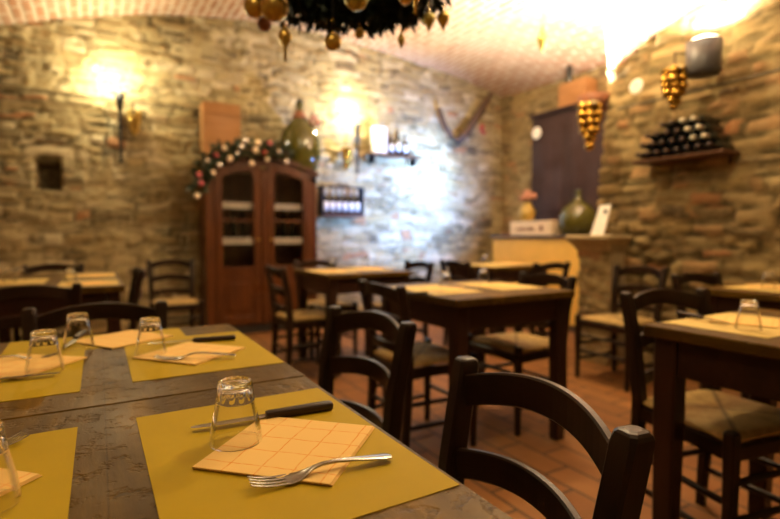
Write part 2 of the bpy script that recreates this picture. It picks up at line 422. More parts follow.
chair('chair behind the table in front of the cabinet, facing this way', 1.70, 4.065, 180)
chair('chair at the left side of the far table below the yellow counter', 2.985, 3.62, -90)
chair('chair in front of the far table, its post rising against the yellow counter', 3.27, 3.19, 0)
chair('dark chair with its back towards us before the table by the left stone wall', -.28, 3.03, 0)
chair('dark chair behind the table by the left stone wall', -.31, 4.52, 180)
chair('dark chair seen edge on at the right of the left stone wall table', .0, 3.78, 90)
chair('ladder back chair by the stone wall just left of the walnut cabinet', .58, 4.86, 180)

def table(label, u0, u1, v0, v1, top=.755, n_leg=.068):
    cu, cv = (u0+u1)/2, (v0+v1)/2; w, d = (u1-u0)/2, (v1-v0)/2
    t = thing('dining_table', label, 'table', (cu, cv, 0), 0, 'dark wooden dining tables')
    obj('tabletop', MB().box(-w, w, -d, d, top-.034, top, .004), TTOP, t)
    i = .022
    for sx in (-1, 1):
        for sy in (-1, 1):
            cx, cy = sx*(w-i-n_leg/2), sy*(d-i-n_leg/2)
            obj('leg', MB().loft([rsq(cx, cy, z, q, q) for z, q in ((0, n_leg*.82), (.5, n_leg), (top-.0345, n_leg))], False), TLEG, t)
    z0, z1 = top-.145, top-.0345; q = i+n_leg+.001
    for s in (-1, 1):
        y = s*(d-i-.022); obj('apron', MB().box(-w+q, w-q, y-.012, y+.012, z0, z1, .003), TAPR, t)
        x = s*(w-i-.022); obj('apron', MB().box(x-.012, x+.012, -d+q, d-q, z0, z1, .003), TAPR, t)
    return t
table('worn dark table nearest the camera with the sharp tumbler and fork on it', -.335, .345, .235, .927)
table('worn dark table pushed against the far end of the nearest table, with three tumblers', -.337, .347, .930, 1.600)
table('square dark table in the middle of the room with two tumblers', 1.305, 2.045, 1.70, 2.42)
table('dark table on the right edge with a chair pulled up and one tumbler', 1.445, 2.145, .25, .948)
table('dark table against the right stone wall behind the right edge table', 2.70, 3.40, .78, 1.49)
table('dark table in front of the walnut cabinet', 1.37, 2.09, 3.25, 3.95)
table('far dark table below the yellow counter', 2.90, 3.60, 3.27, 3.97)
table('long dark table by the left stone wall', -.62, .12, 3.10, 4.32)

# ------------------------------------------------------------------ table settings
def mat_(label, u, v, a=0, w=.292, l=.408):
    mb = MB(); n = 8
    vs = [(-w/2+w*i/n, -l/2+l*j/n, .0011+.0005*noise.noise(Vector((u*7+i*.5, v*5+j*.5, 1)))) for j in range(n+1) for i in range(n+1)]
    W = n+1; m = len(vs)
    mb.add(vs+[(x, y, .0003) for x, y, z in vs], [[j*W+i, j*W+i+1, (j+1)*W+i+1, (j+1)*W+i] for j in range(n) for i in range(n)] +
           [[m+j*W+i, m+(j+1)*W+i, m+(j+1)*W+i+1, m+j*W+i+1] for j in range(n) for i in range(n)])
    rim = [i for i in range(n)]+[j*W+n for j in range(n)]+[n*W+n-i for i in range(n)]+[(n-j)*W for j in range(n)]
    mb.f += [[rim[k]+m, rim[(k+1) % len(rim)]+m, rim[(k+1) % len(rim)], rim[k]] for k in range(len(rim))]; mb.s += [False]*len(rim)
    o = obj('placemat', mb, MAT if u < .5 and v < 1.7 else LITMAT, None, (u, v, .755), (0, 0, R(a)))
    return tag(o, label, 'placemat', 'yellow paper placemats')
def napkin_mesh(w=.172):
    mb = MB()
    for k, (z0, z1, o) in enumerate(((.0, .0010, .0012), (.0011, .0020, .0), (.0021, .0032, -.0008))):
        mb.box(-w/2+o, w/2+o, -w/2-o, w/2+o*.5, z0, z1)
    return mb.mesh('napkin')
NM = napkin_mesh(); ZN = .755+.0018
def napkin(label, u, v, a):
    o = obj('napkin', NM, NAP, None, (u, v, ZN), (0, 0, R(a))); return tag(o, label, 'napkin', 'printed paper napkins')
def glass_mesh():
    # upside down tumbler: rim on the table (z=0), thick faceted base at the top
    n = 120
    outer = [(.0330, 0), (.0336, .0015), (.0324, .012), (.0302, .026), (.0276, .038), (.0255, .048)]
    z = .050
    while z < .0745: q = (z-.050)/.0245; outer.append((.0250-.0032*q**.7, z)); z += .0012
    outer += [(.0216, .0760), (.0211, .0785), (.0199, .0802), (.0187, .0810)]
    def mod(k, a):
        z = outer[k][1]
        if not .050 < z < .0765: return 0
        ph = (a/(2*pi)*12) % 1-.5; zb = .0575+.018*(abs(ph)*2)**2.6
        e = max(0, min(1, (z-zb)/.0022)); return .0004-.0015*e*(1-.25*abs(ph)*2)
    base = [(.0174, .0804), (.0163, .0794), (.0152, .0792), (.0120, .0798), (.0080, .0792), (.0004, .0793)]
    inner = [(.0004, .0720), (.010, .0718), (.0165, .0705), (.0190, .0675), (.0203, .062), (.0218, .055), (.0236, .048), (.0258, .038), (.0285, .026), (.0308, .012), (.0320, .0015), (.0325, .0002)]
    prof = outer+base; mb = MB(); rings = []
    for k, (r, z) in enumerate(prof):
        rr = [r+(mod(k, j/n*2*pi) if k < len(outer)-3 else (.0006*cos(j/n*2*pi*24) if k < len(outer)+1 else 0)) for j in range(n)]
        rings.append([(q*cos(j/n*2*pi), q*sin(j/n*2*pi), z) for j, q in enumerate(rr)])
    inr = [[(r*cos(j/n*2*pi), r*sin(j/n*2*pi), z) for j in range(n)] for r, z in inner]
    mb.loft(rings, True, False); mb.add(rings[-1], [list(range(n))], True)
    mb.loft(inr, True, False); mb.add(inr[0], [list(range(n))[::-1]], True)
    a = len(mb.v); mb.add(inr[-1]+rings[0], [[j, (j+1) % n, n+(j+1) % n, n+j] for j in range(n)], True)
    me = mb.mesh('tumbler')
    import bmesh
    bm = bmesh.new(); bm.from_mesh(me); bmesh.ops.remove_doubles(bm, verts=bm.verts, dist=1e-6); bmesh.ops.recalc_face_normals(bm, faces=bm.faces)
    bm.to_mesh(me); bm.free(); return me
GM = glass_mesh()
def tumbler(label, u, v, z=.7602):
    o = obj('tumbler', GM, GLASS, None, (u, v, z), (0, 0, rng.random()*6)); return tag(o, label, 'glass', 'upturned tumblers')
def ell(x, hw, ht, z, n=10, sq=.75):
    r = []
    for k in range(n):
        a = 2*pi*k/n; cx, cz = cos(a), sin(a)
        r.append((x, hw*math.copysign(abs(cx)**sq, cx), z+ht*math.copysign(abs(cz)**sq, cz)))
    return r
def fork_meshes():
    mb = MB()
    prof = [(.043, .0118, .0009, .0022), (.050, .0122, .0010, .0022), (.060, .0105, .0012, .0030), (.068, .0070, .0015, .0055), (.078, .0036, .0018, .0095),
            (.090, .0027, .0020, .0118), (.110, .0031, .0019, .0118), (.135, .0046, .0017, .0095), (.160, .0068, .0015, .0068), (.176, .0080, .0014, .0050), (.183, .0070, .0013, .0044), (.186, .0040, .0010, .0042)]
    mb.loft([ell(*p[:2], p[2], p[3]) for p in prof], True)
    for k in range(4):
        y = (-1.5+k)*.0064
        mb.loft([ell(x, w, .0008, z) if True else 0 for x, w, z in ((.048, .0021, .0022), (.030, .0020, .0028), (.014, .0017, .0050), (.003, .0012, .0080), (.000, .0006, .0088))][::-1], True)
        for q in range(5*10+0): pass
        # move the five rings just added sideways
        m = 5*10+20
        for i in range(len(mb.v)-m, len(mb.v)): x_, y_, z_ = mb.v[i]; mb.v[i] = (x_, y_+y, z_)
    return mb.mesh('fork')
FM = fork_meshes()
def fork(label, u, v, a, z=ZN+.0002, flat=0):
    o = obj('fork', FM, STEEL, None, (u, v, z), (0, 0, R(a))); o.scale = (.91, 1.1, 1); return tag(o, label, 'fork', 'steel forks')
KB = MB(); rings = []
for x, y0, y1, t in ((0, -.0005, .0045, .0003), (.008, -.0040, .0060, .0005), (.03, -.0075, .0065, .0006), (.09, -.0085, .0065, .0008), (.100, -.0060, .0060, .0011), (.112, -.0045, .0050, .0018)):
    rings.append([(x, y0, .0062-t*.2), (x, (y0+y1)/2, .0062-t), (x, y1, .0062-t), (x, y1, .0062+t), (x, (y0+y1)/2, .0062+t), (x, y0, .0062+t*.2)])
KB = KB.loft(rings, False).mesh('blade')
KH = MB().loft([ell(x, w, h, .0068, 12, .6) for x, w, h in ((.108, .0066, .0058), (.112, .0074, .0064), (.15, .0080, .0066), (.19, .0088, .0068), (.208, .0090, .0067), (.214, .0078, .0060), (.216, .0050, .0040))], True).mesh('handle')
def knife(label, u, v, a, z=.7562):
    t = thing('table_knife', label, 'knife', (u, v, z), R(a), 'wooden handled knives')
    obj('blade', KB, STEEL, t); t.scale = (.965, 1, 1); h = obj('handle', KH, KNIFEW, t); h['label'] = 'dark wooden handle'
    return t

# near table
mat_('sharp yellow placemat in front of the nearest chair, under the peach napkin and fork', .190, .634, .4)
mat_('yellow placemat at the bottom left corner of the near table', -.178, .634, 0)
napkin('peach napkin in focus under the sharp fork', .2105, .618, 46)
napkin('peach napkin cut off by the left edge of the photo, lowest one', -.185, .683, 45)
tumbler('upturned tumbler in sharp focus on the near placemat', .150, .664)
tumbler('upturned tumbler cut off at the left edge of the photo, closest to the camera', -.108, .628)
fork('steel fork in sharp focus lying across the napkin corner', .134, .535, -4.5)
fork('steel fork tip at the left edge of the near table', -.090, .818, 206, .7566)
knife('knife with dark handle in sharp focus behind the tumbler', .105, .735, -3)
# second near table
mat_('yellow placemat beside the chair behind the focused one, on the second near table', .195, 1.250, 0)
mat_('yellow placemat on the left side of the second near table', -.180, 1.232, 0)
mat_('yellow placemat at the far head of the second near table', .0, 1.497, 90.5, .19, .40)
napkin('blurred peach napkin between knife and fork on the second table', .180, 1.232, 40)
napkin('blurred peach napkin under the leftmost tumbler of the second table', -.150, 1.290, 50)
napkin('blurred peach napkin at the far head of the second table', .050, 1.490, 32)
tumbler('blurred upturned tumbler on the placemat by the second chair', .098, 1.262)
tumbler('blurred upturned tumbler on the left side of the second table', -.098, 1.200)
tumbler('blurred upturned tumbler at the far head of the second table', -.047, 1.422)
fork('blurred fork in front of the napkin by the second chair', .100, 1.190, -20, .7600)
knife('blurred knife with dark handle behind the napkin by the second chair', .100, 1.372, -10)
knife('blurred knife along the left placemat of the second table', -.070, 1.165, 178)
fork('blurred fork on the far side of the left placemat of the second table', -.085, 1.345, 178, .7566)
knife('blurred knife beside the tumbler at the far head of the table', -.075, 1.425, 80)
# right edge table
mat_('yellow placemat on the right edge table', 1.735, .795, 90)
napkin('napkin under the tumbler on the right edge table', 1.765, .815, 22)
tumbler('upturned tumbler on the right edge table', 1.618, .735)
knife('knife with dark handle on the right edge table', 1.632, .790, 72, .7602)
# middle table
mat_('placemat on the left side of the middle table', 1.475, 2.09, 0)
mat_('placemat on the right side of the middle table', 1.875, 2.08, 0)
napkin('napkin on the left side of the middle table', 1.50, 2.06, 40)
napkin('napkin on the right side of the middle table', 1.86, 2.05, 48)
tumbler('upturned tumbler on the left side of the middle table', 1.565, 2.13)
tumbler('upturned tumbler on the right side of the middle table', 1.955, 2.29, .7566)
knife('knife on the left placemat of the middle table', 1.42, 1.93, 178)
knife('knife on the right placemat of the middle table', 1.80, 2.19, 0, .7602)
# table by the right wall
mat_('placemat on the table against the right stone wall', 3.03, 1.27, 90)
napkin('napkin on the table against the right stone wall', 3.05, 1.30, 30)
tumbler('upturned tumbler on the table against the right stone wall', 2.985, 1.27)
# table before the cabinet
mat_('placemat on the left side of the table in front of the cabinet', 1.53, 3.54, 0)
mat_('placemat on the right side of the table in front of the cabinet', 1.90, 3.66, 0)
napkin('napkin on the left side of the table in front of the cabinet', 1.52, 3.50, 30)
napkin('napkin on the right side of the table in front of the cabinet', 1.91, 3.62, 50)
tumbler('upturned tumbler on the left of the table in front of the cabinet', 1.62, 3.72, .7566)
tumbler('upturned tumbler on the right of the table in front of the cabinet', 1.97, 3.84, .7566)
# far table by the counter
mat_('placemat on the left side of the far table below the counter', 3.07, 3.52, 0)
mat_('placemat on the right side of the far table below the counter', 3.42, 3.62, 0)
napkin('napkin on the far table below the counter', 3.38, 3.55, 20)
tumbler('upturned tumbler on the far table below the counter', 3.25, 3.78, .7557)
# table by the left wall
mat_('placemat at the near right of the table by the left stone wall', -.05, 3.36, 0)
mat_('placemat at the far right of the table by the left stone wall', -.05, 3.98, 0)
mat_('placemat at the left of the table by the left stone wall', -.42, 3.66, 0)
napkin('napkin on the near right placemat by the left stone wall', -.04, 3.30, 30)
napkin('napkin on the far right placemat by the left stone wall', -.03, 3.95, 40)
tumbler('rightmost upturned tumbler on the table by the left stone wall', -.145, 3.48, .7566)
tumbler('middle upturned tumbler on the table by the left stone wall', -.42, 3.80, .7566)
tumbler('leftmost upturned tumbler on the table by the left stone wall', -.45, 3.62, .7566)

# ------------------------------------------------------------------ walnut cabinet
def cabinet():
    t = thing('display_cabinet', 'tall walnut cabinet with two glazed doors and an arched top against the back wall', 'cabinet', (1.51, 5.25, 0))
    W, D = .585, .38
    def arch(x): return 1.845-.135*(x/W)**2
    mb = MB()
    mb.box(-W, -W+.03, 0.022, D, .10, 1.70); mb.box(W-.03, W, 0.022, D, .10, 1.70); mb.box(-W+.03, W-.03, D-.02, D, .10, 1.70)
    mb.box(-W+.03, W-.03, .022, D-.02, .10, .13); mb.box(-W, W, .022, D, 1.70, 1.72); mb.box(-W+.03, W-.03, .03, D-.02, .64, .66)
    obj('body', mb, CABW, t)
    obj('plinth', MB().box(-W+.01, W-.01, .02, D, 0, .099), CABD, t)
    # corner stiles
    for s in (-1, 1):
        x = s*(W-.045); obj('stile', MB().box(x-.045, x+.045, 0, .021, .10, 1.66, .004), CABW, t)
    obj('centre_post', MB().box(-.035, .035, -.012, .021, .10, 1.70, .008), CABW, t)
    # arched pediment and cornice
    def band(f0, f1, y0, y1, half):
        m = MB(); m.loft([[(x, y0, f0(x)), (x, y1, f0(x)), (x, y1, f1(x)), (x, y0, f1(x))] for x in [-half+2*half*i/24 for i in range(25)]], False); return m
    obj('pediment', band(lambda x: arch(x)-.10 if abs(x) < .5 else 1.60, lambda x: arch(x)-.032, 0.0, .021, W-.001), CABW, t)
    obj('cornice', band(lambda x: arch(x)-.030, lambda x: arch(x)+.008, -.035, .06, W+.02), CABW, t)
    for s in (-1, 1):
        x0, x1 = (-.495, -.037) if s < 0 else (.037, .495)
        d = thing_part('door', t)
        fr = MB(); w = .072
        fr.box(x0, x0+w, -.006, .018, .105, 1.60, .004); fr.box(x1-w, x1, -.006, .018, .105, 1.60, .004)
        fr.box(x0+w, x1-w, -.006, .018, .105, .19, .004); fr.box(x0+w, x1-w, -.006, .018, .60, .705, .004)
        fr.box(x0+w, x1-w, -.004, .014, 1.165, 1.19, .003)
        m = []
        for i in range(15):
            x = x0+(x1-x0)*i/14; lo = arch(x)-.148 if x0+w-.001 <= x <= x1-w+.001 else 1.598
            m.append([(x, -.006, min(lo, 1.69)), (x, .018, min(lo, 1.69)), (x, .018, arch(x)-.101), (x, -.006, arch(x)-.101)])
        fr.loft(m, False)
        me = fr.mesh('door'); me.materials.append(CABW); d.data = me
        obj('pane', MB().box(x0+w-.004, x1-w+.004, .004, .007, .700, 1.70), PANE, d)
        obj('panel', MB().box(x0+w+.001, x1-w-.001, 0, .012, .191, .599).box(x0+w+.045, x1-w-.045, -.008, .0, .25, .54, .006), CABW, d)
        obj('knob', MB().ball((x1-.03 if s < 0 else x0+.03, -.018, .98), .013), OLDGOLD, d)
    for z in (.955, 1.32):
        s_ = obj('shelf', MB().box(-W+.031, W-.031, .05, D-.021, z+.03, z+.048), CABW, t)
        e = obj('lace_edging', MB().box(-.50, -.05, .040, .046, z-.022, z+.047).box(.05, .50, .040, .046, z-.022, z+.047), LACE, s_)
        e['label'] = 'white lace shelf edging'
    return t
def thing_part(name, parent):
    o = bpy.data.objects.new(name, bpy.data.meshes.new(name)); COL.objects.link(o); o.parent = parent; return o
cabinet()
BOT_PROF = [(.020, .004), (.0355, 0), (.0370, .004), (.0372, .17), (.0365, .188), (.030, .207), (.0190, .222), (.0150, .235), (.0142, .272), (.0158, .274), (.0158, .284), (.0145, .2845), (.0145, .298), (.010, .300)]
BM = MB().lathe(BOT_PROF, 20).mesh('bottle_body')
BLAB = MB().loft([[(.0377*cos(a), .0377*sin(a), .05), (.0377*cos(a), .0377*sin(a), .155), (.0371*cos(a), .0371*sin(a), .155), (.0371*cos(a), .0371*sin(a), .05)] for a in [R(-145+110*k/12) for k in range(13)]], True).mesh('label')
BCAP = MB().lathe([(.0150, .236), (.0156, .237), (.0150, .272), (.0165, .2735), (.0165, .2845), (.0152, .2855), (.0152, .3005), (.004, .302)], 16).mesh('capsule')
def bottle(label, loc, rot=(0, 0, 0), group=None, lab=True, cap=CAPS, scale=1, capme=BCAP):
    t = thing('wine_bottle', label, 'bottle', loc, 0, group); t.rotation_euler = rot; t.scale = (scale,)*3
    obj('glass_body', BM, DBOT, t)
    if lab: q = obj('paper_label', BLAB, LABELP, t); q['label'] = 'pale paper label'
    me = capme
    if cap is not CAPS:
        me = CM.setdefault('pale_cap', BCAP.copy())
        if not CM.get('pc'): me.materials.clear(); CM['pc'] = 1
    obj('capsule', me, cap, t); return t
for x in (-.38, -.28, -.18, .16, .26, .36): bottle('dark bottle standing behind glass on the lower cabinet shelf', (1.51+x, 5.42, 1.0032), group='bottles inside the cabinet', lab=False)

# wooden crate, demijohn and garland on the cabinet
t = thing('wine_crate', 'orange wooden crate standing on the left of the walnut cabinet top', 'crate', (1.13, 5.50, 1.7205))
obj('case', MB().box(-.185, .185, -.10, .10, 0, .66, .004), CRATE, t)
for z in (.10, .54): obj('batten', MB().box(-.185, .185, -.112, -.1005, z, z+.05, .003), CRATE, t)
def demijohn(label, loc, r, h, mat, neck_c, flower=False):
    t = thing('demijohn', label, 'demijohn', loc)
    pr = [(r*.45, .012), (r*.62, 0), (r*.74, .012), (r*.93, h*.16), (r, h*.30), (r*.97, h*.42), (r*.84, h*.55), (r*.60, h*.66), (r*.32, h*.735), (r*.19, h*.78), (r*.155, h*.83), (r*.145, h*.92)]
    obj('glass_body', MB().lathe(pr, 32), mat, t)
    obj('lip', MB().lathe([(r*.14, h*.905), (r*.20, h*.915), (r*.20, h*.955), (r*.15, h*.965)], 20), mat, t)
    obj('stopper', MB().lathe([(r*.12, h*.95), (r*.135, h*.966), (r*.135, h), (r*.08, h*1.01)], 16), neck_c, t)
    if flower:
        obj('neck_wrap', MB().lathe([(r*.34, h*.74), (r*.36, h*.76), (r*.22, h*.83), (r*.20, h*.84)], 20), TERRA, t)
        m = MB()
        for k in range(9): a = k*.7; m.ball((r*.62+.04*cos(a), -.07+.03*sin(a*2), h*.72+.045*sin(a)), .026, 8, 6)
        m.tube([(r*.25, -.02, h*.76), (r*.5, -.05, h*.74)], .008, 6)
        b = obj('bow', m, PINKF, t); b['label'] = 'pinkish flower bow tied to the neck'
    return t
demijohn('big olive demijohn on the right of the walnut cabinet top', (1.965, 5.40, 1.7205), .235, .80, DEMI2, IRON, True)
def foliage(mb, path, n, spread, size, zsq=.8, sd=1):
    r = random.Random(sd); L = len(path)-1
    for _ in range(n):
        q = r.random()*L; i = min(int(q), L-1); f = q-i
        p = Vector(path[i]).lerp(Vector(path[i+1]), f)
        d = Vector((r.gauss(0, 1), r.gauss(0, 1), r.gauss(0, 1)*zsq)); d.normalize()
        p = p+d*spread*r.random()**.6; s = size*r.uniform(.6, 1.4)
        w = d.cross(Vector((r.gauss(0, 1), r.gauss(0, 1), r.gauss(0, 1)))).normalized()*s*.22
        tip = p+d*s; m = p.lerp(tip, .5)
        b = d.cross(w).normalized()*s*.03
        mb.add([p, m+w+b, tip, m-w-b], [[0, 1, 2], [0, 2, 3]])
    return mb
t = thing('christmas_garland', 'dark leafy christmas garland draped over the arched cabinet top', 'garland', (0, 0, 0))
gp = [(.83, 5.17, 1.46), (.86, 5.16, 1.58), (.93, 5.16, 1.72), (1.04, 5.16, 1.83), (1.16, 5.17, 1.86), (1.30, 5.18, 1.91), (1.46, 5.18, 1.90), (1.62, 5.18, 1.92), (1.76, 5.19, 1.89)]
obj('twig', MB().tube(gp, .012, 8), BRANCH, t)
obj('leaves', foliage(MB(), gp, 1100, .075, .06, 1, 5), LEAFM, t)
r2 = random.Random(12); cols = [(CREAM, 'cream'), (SILV, 'silver'), (PINK, 'pink'), (SILV, 'silver'), (CREAM, 'cream'), (RED, 'red')]
def bauble(kind, label, loc, r, mat, group, cap=True):
    t = thing('bauble', label, 'bauble', loc, 0, group)
    if kind == 'ball': obj('globe', MB().ball((0, 0, 0), r, 18, 12), mat, t); top = r
    elif kind == 'drop':
        obj('globe', MB().lathe([(.001, -r*2.0), (r*.10, -r*1.6), (r*.35, -r*1.0), (r*.75, -r*.4), (r, .15*r), (r*.85, r*.7), (r*.35, r*1.05), (r*.1, r*1.15)], 18), mat, t); top = r*1.15
    elif kind == 'spindle':
        obj('globe', MB().lathe([(.001, -r*2.3), (r*.4, -r*1.5), (r*.9, -r*.5), (r, 0), (r*.9, r*.5), (r*.4, r*1.5), (r*.1, r*2.2)], 18), mat, t); top = r*2.2
    elif kind == 'icicle':
        obj('globe', MB().lathe([(.001, -r*3.6), (r*.22, -r*3.4), (r*.28, -r*1.6), (r*.9, -r*.6), (r, 0), (r*.6, r*.8), (r*.15, r*1.2)], 18), mat, t); top = r*1.2
    if cap: obj('cap', MB().lathe([(r*.22, top-.004), (r*.22, top+.008), (r*.08, top+.010), (r*.05, top+.05)], 10), GOLD, t)
    return t
for k, (u, z, c) in enumerate([(.82, 1.40, 0), (.86, 1.52, 2), (.84, 1.60, 2), (.97, 1.63, 0), (.92, 1.74, 1), (1.00, 1.80, 2), (1.08, 1.87, 0), (1.13, 1.77, 4),
                               (1.25, 1.90, 1), (1.29, 1.96, 1), (1.34, 1.74, 0), (1.41, 1.95, 4), (1.47, 1.86, 5), (1.53, 1.96, 2), (1.62, 1.88, 1), (1.70, 1.78, 1), (1.20, 1.83, 1), (1.38, 1.88, 0), (1.50, 1.79, 4), (1.03, 1.70, 1)]):
    m, nm = cols[c]
    place = ('hanging low at the left end of', 'tucked near the left end of', 'in the middle of', 'towards the right end of')[0 if k < 3 else 1 if k < 7 else 2 if k < 12 else 3]
    bauble('ball', f'{nm} bauble {place} the cabinet garland', (u, 5.08, z), r2.uniform(.022, .033), m, f'{nm} garland baubles')

# ------------------------------------------------------------------ back wall fittings
def torch(label, u, v, z0, z1):
    t = thing('wall_torch', label, 'wall lamp', (u, v, z0)); h = z1-z0
    obj('stem', MB().tube([(0, 0, 0), (0, 0, h*.72)], .016, 10), IRON, t)
    obj('cup', MB().lathe([(.010, h*.70), (.016, h*.72), (.030, h*.86), (.048, h), (.043, h), (.024, h*.88)], 18), IRON, t)
    obj('bracket', MB().tube([(0, 0, h*.30), (0, .09, h*.30)], .010, 8).tube([(0, 0, h*.62), (0, .09, h*.62)], .010, 8), IRON, t)
    b = obj('bulb', MB().ball((0, 0, h-.012), .020, 12, 8), emit('torch_bulb', (1, .80, .48), 25), t)
    return t
torch('thin black torch lamp on the left part of the back wall', .21, 5.53, 1.72, 2.39)
torch('thin black torch lamp above the small bottle rack right of the cabinet', 2.74, 5.53, 1.77, 2.37)
def grapes(label, loc, L, w, mat, sd, leaf=GREENGOLD, cord=.08, hook=(0, .14)):
    t = thing('grape_ornament', label, 'ornament', loc, 0, 'gilded grape ornaments'); r = random.Random(sd); m = MB(); rows = 6
    br = w*.19
    for k in range(rows):
        q = k/(rows-1); rad = w*.5*(1-q)**.65*(.75+.25*min(1, k/1.5)); n = max(1, int(2*pi*rad/(br*2.15)))
        for j in range(n):
            a = 2*pi*(j+.5*(k % 2))/n+r.uniform(-.15, .15)
            m.ball((rad*.8*cos(a), rad*.8*sin(a), -L*q*.93-.02+r.uniform(-.006, .006)), br*r.uniform(.85, 1.1), 10, 7)
    obj('grapes', m, mat, t)
    obj('stalk', MB().tube([(0, 0, -.04), (0, 0, cord)], .006, 8), BRANCH, t)
    obj('hook', MB().tube([(0, 0, cord-.004), (hook[0]*.5, hook[1]*.5, cord+.01), (hook[0], hook[1], cord+.01)], .004, 6), IRON, t)
    lf = MB()
    for a in (.4, 2.3, 4.2):
        d = Vector((cos(a), sin(a), -.25)); s = Vector((-sin(a), cos(a), 0))
        p = Vector((0, 0, .02)); lf.add([p, p+d*w*.35+s*w*.22, p+d*w*.65, p+d*w*.35-s*w*.22, p+d*w*.3+Vector((0, 0, .012))], [[0, 1, 4], [1, 2, 4], [2, 3, 4], [3, 0, 4]])
    obj('leaf', lf, leaf, t); return t
grapes('dull gold grape cluster hanging beside the left wall torch', (.33, 5.52, 2.22), .20, .14, OLDGOLD, 1)
grapes('shining gold grape cluster hanging beside the torch right of the cabinet', (2.60, 5.52, 2.06), .20, .15, GOLD, 2)
grapes('gold grape cluster hanging on the right stone wall below the metal lamp', (3.36, 2.02, 2.13), .24, .18, GOLD, 3, cord=.12, hook=(.24, 0))
grapes('gold grape cluster hanging below the terracotta lamp at the wall end', (3.31, 2.645, 2.03), .31, .20, GOLD, 4, cord=.05, hook=(.26, .02))
# bottle rack
t = thing('bottle_rack', 'small dark rack of six bottles on the wall right of the cabinet', 'rack', (2.525, 5.53, 1.245))
obj('tray', MB().box(-.27, .27, -.07, .09, 0, .02, .003).box(-.27, .27, -.075, -.06, .02, .035, .003), PLANK, t)
for s in (-1, 1): obj('side', MB().box(s*.262-.010, s*.262+.010, -.06, .09, .021, .36, .003), IRON, t)
obj('top_rail', MB().box(-.25, .25, -.058, -.046, .335, .36, .003), IRON, t)
for k in range(6): bottle(('leftmost', 'second', 'third', 'fourth', 'fifth', 'rightmost')[k]+' white labelled bottle from the left in the small wall rack', (2.525-.205+k*.082, 5.535, 1.2655), (0, 0, 0), 'bottles in the small wall rack', True, CAPW)
# high shelf
t = thing('wall_shelf', 'narrow plank shelf on the back wall above the cool light', 'shelf', (3.25, 5.55, 2.014))
obj('board', MB().box(-.38, .38, -.10, .08, 0, .016, .003), PLANK, t)
for x in (-.3, .3): obj('bracket', MB().box(x-.012, x+.012, -.06, .08, -.10, -.001, .002), IRON, t)
o = obj('carton', MB().box(-.085, .085, -.05, .05, 0, .33, .003), WHITE, None, (3.04, 5.54, 2.0305)); tag(o, 'tall white carton on the high plank shelf', 'box')
for k, (x, s) in enumerate(((3.20, .85), (3.30, 1.0), (3.41, .9))): bottle(('short', 'tall', 'end')[k]+' white labelled bottle on the high plank shelf beside the carton', (x, 5.52, 2.0305), (0, 0, 0), 'bottles on the high shelf', True, CAPS, s)
# yoke shaped branch
t = thing('forked_branch', 'forked dry branch hung as decoration high on the back wall', 'branch')
obj('stem', MB().tube([(3.96, 5.56, 2.72), (4.02, 5.54, 2.52), (4.13, 5.53, 2.36), (4.26, 5.53, 2.29), (4.40, 5.53, 2.42), (4.53, 5.53, 2.62), (4.68, 5.52, 2.82), (4.82, 5.50, 3.00)], [.025, .035, .042, .050, .055, .050, .045, .03], 10), BRANCH, t)
obj('berries', MB().ball((4.62, 5.46, 2.52), .035).ball((4.65, 5.46, 2.44), .03).ball((4.61, 5.46, 2.47), .03), RED, t)
# cables
o = obj('cable', MB().tube([(-2.5+k*.35, 5.60, 2.34+.012*noise.noise(Vector((k*.7, 0, 0)))) for k in range(13)], .007, 6).tube([(-2.5+k*.35, 5.60, 2.315+.012*noise.noise(Vector((k*.7, 3, 0)))) for k in range(13)], .007, 6), CABLE)
tag(o, 'thin double cable running along the back wall behind the left torch', 'cable')
o = obj('cable', MB().tube([(3.50, 2.55-k*.3, 2.0+.012*noise.noise(Vector((k*.7, 6, 0)))) for k in range(14)], .008, 6), CABLE)
tag(o, 'thin cable running along the right stone wall above the bottle pyramid', 'cable')

# ------------------------------------------------------------------ counter corner
t = thing('bar_counter', 'yellow painted counter in the corner behind the stone pier', 'counter', (4.30, 0, 0))
obj('front_panel', MB().box(0, .05, 3.36, 4.86, .08, .995, .003), COUNTER, t)
obj('carcass', MB().box(.051, .44, 3.36, 4.86, .08, .995), COUNTER, t)
obj('plinth', MB().box(.03, .44, 3.36, 4.86, 0, .079), COUNTTOP, t)
obj('counter_top', MB().box(-.03, .47, 3.33, 4.89, .996, 1.028, .004), COUNTTOP, t)
t = thing('tall_cupboard', 'tall dark wooden cupboard behind the counter', 'cupboard', (4.80, 4.11, 0))
obj('body', MB().box(.022, .31, -.61, .61, 0, 2.50, .004), CUP, t)
for s in (-1, 1):
    d = obj('door', MB().box(0, .021, min(s*.003, s*.60), max(s*.003, s*.60), .08, 2.44, .003), CUP, t)
    for z0, z1 in ((.2, 1.15), (1.3, 2.3)): obj('panel', MB().box(-.010, -.0005, min(s*.09, s*.51), max(s*.09, s*.51), z0, z1, .006), CUP, d)
obj('cornice', MB().box(-.03, .31, -.63, .63, 2.501, 2.54, .008), CUP, t)
o = obj('wall_plate', MB().lathe([(.01, 0), (.055, .004), (.075, .018), (.072, .020), (.01, .010)], 24), WHITE, None, (4.785, 4.60, 2.30), (0, R(-90), 0)); tag(o, 'round pale plate fixed near the top of the dark cupboard', 'plate')
t = thing('wooden_box', 'pale wooden box with dark red lettering on the counter', 'box', (4.36, 4.30, 1.0285))
obj('case', MB().box(0, .18, -.32, .32, 0, .165, .004), SIGNW, t)
m = MB(); rr = random.Random(4); y = .22
while y > -.06:
    w = rr.uniform(.014, .028); h = rr.uniform(.022, .04); m.box(-.003, -.0004, y-w, y, .055, .055+h); m.box(-.003, -.0004, y-w*1.0, y, .055, .062); y -= w+.010
m.box(-.003, -.0004, -.215, -.150, .050, .075); m.box(-.003, -.0004, -.200, -.165, .075, .115)
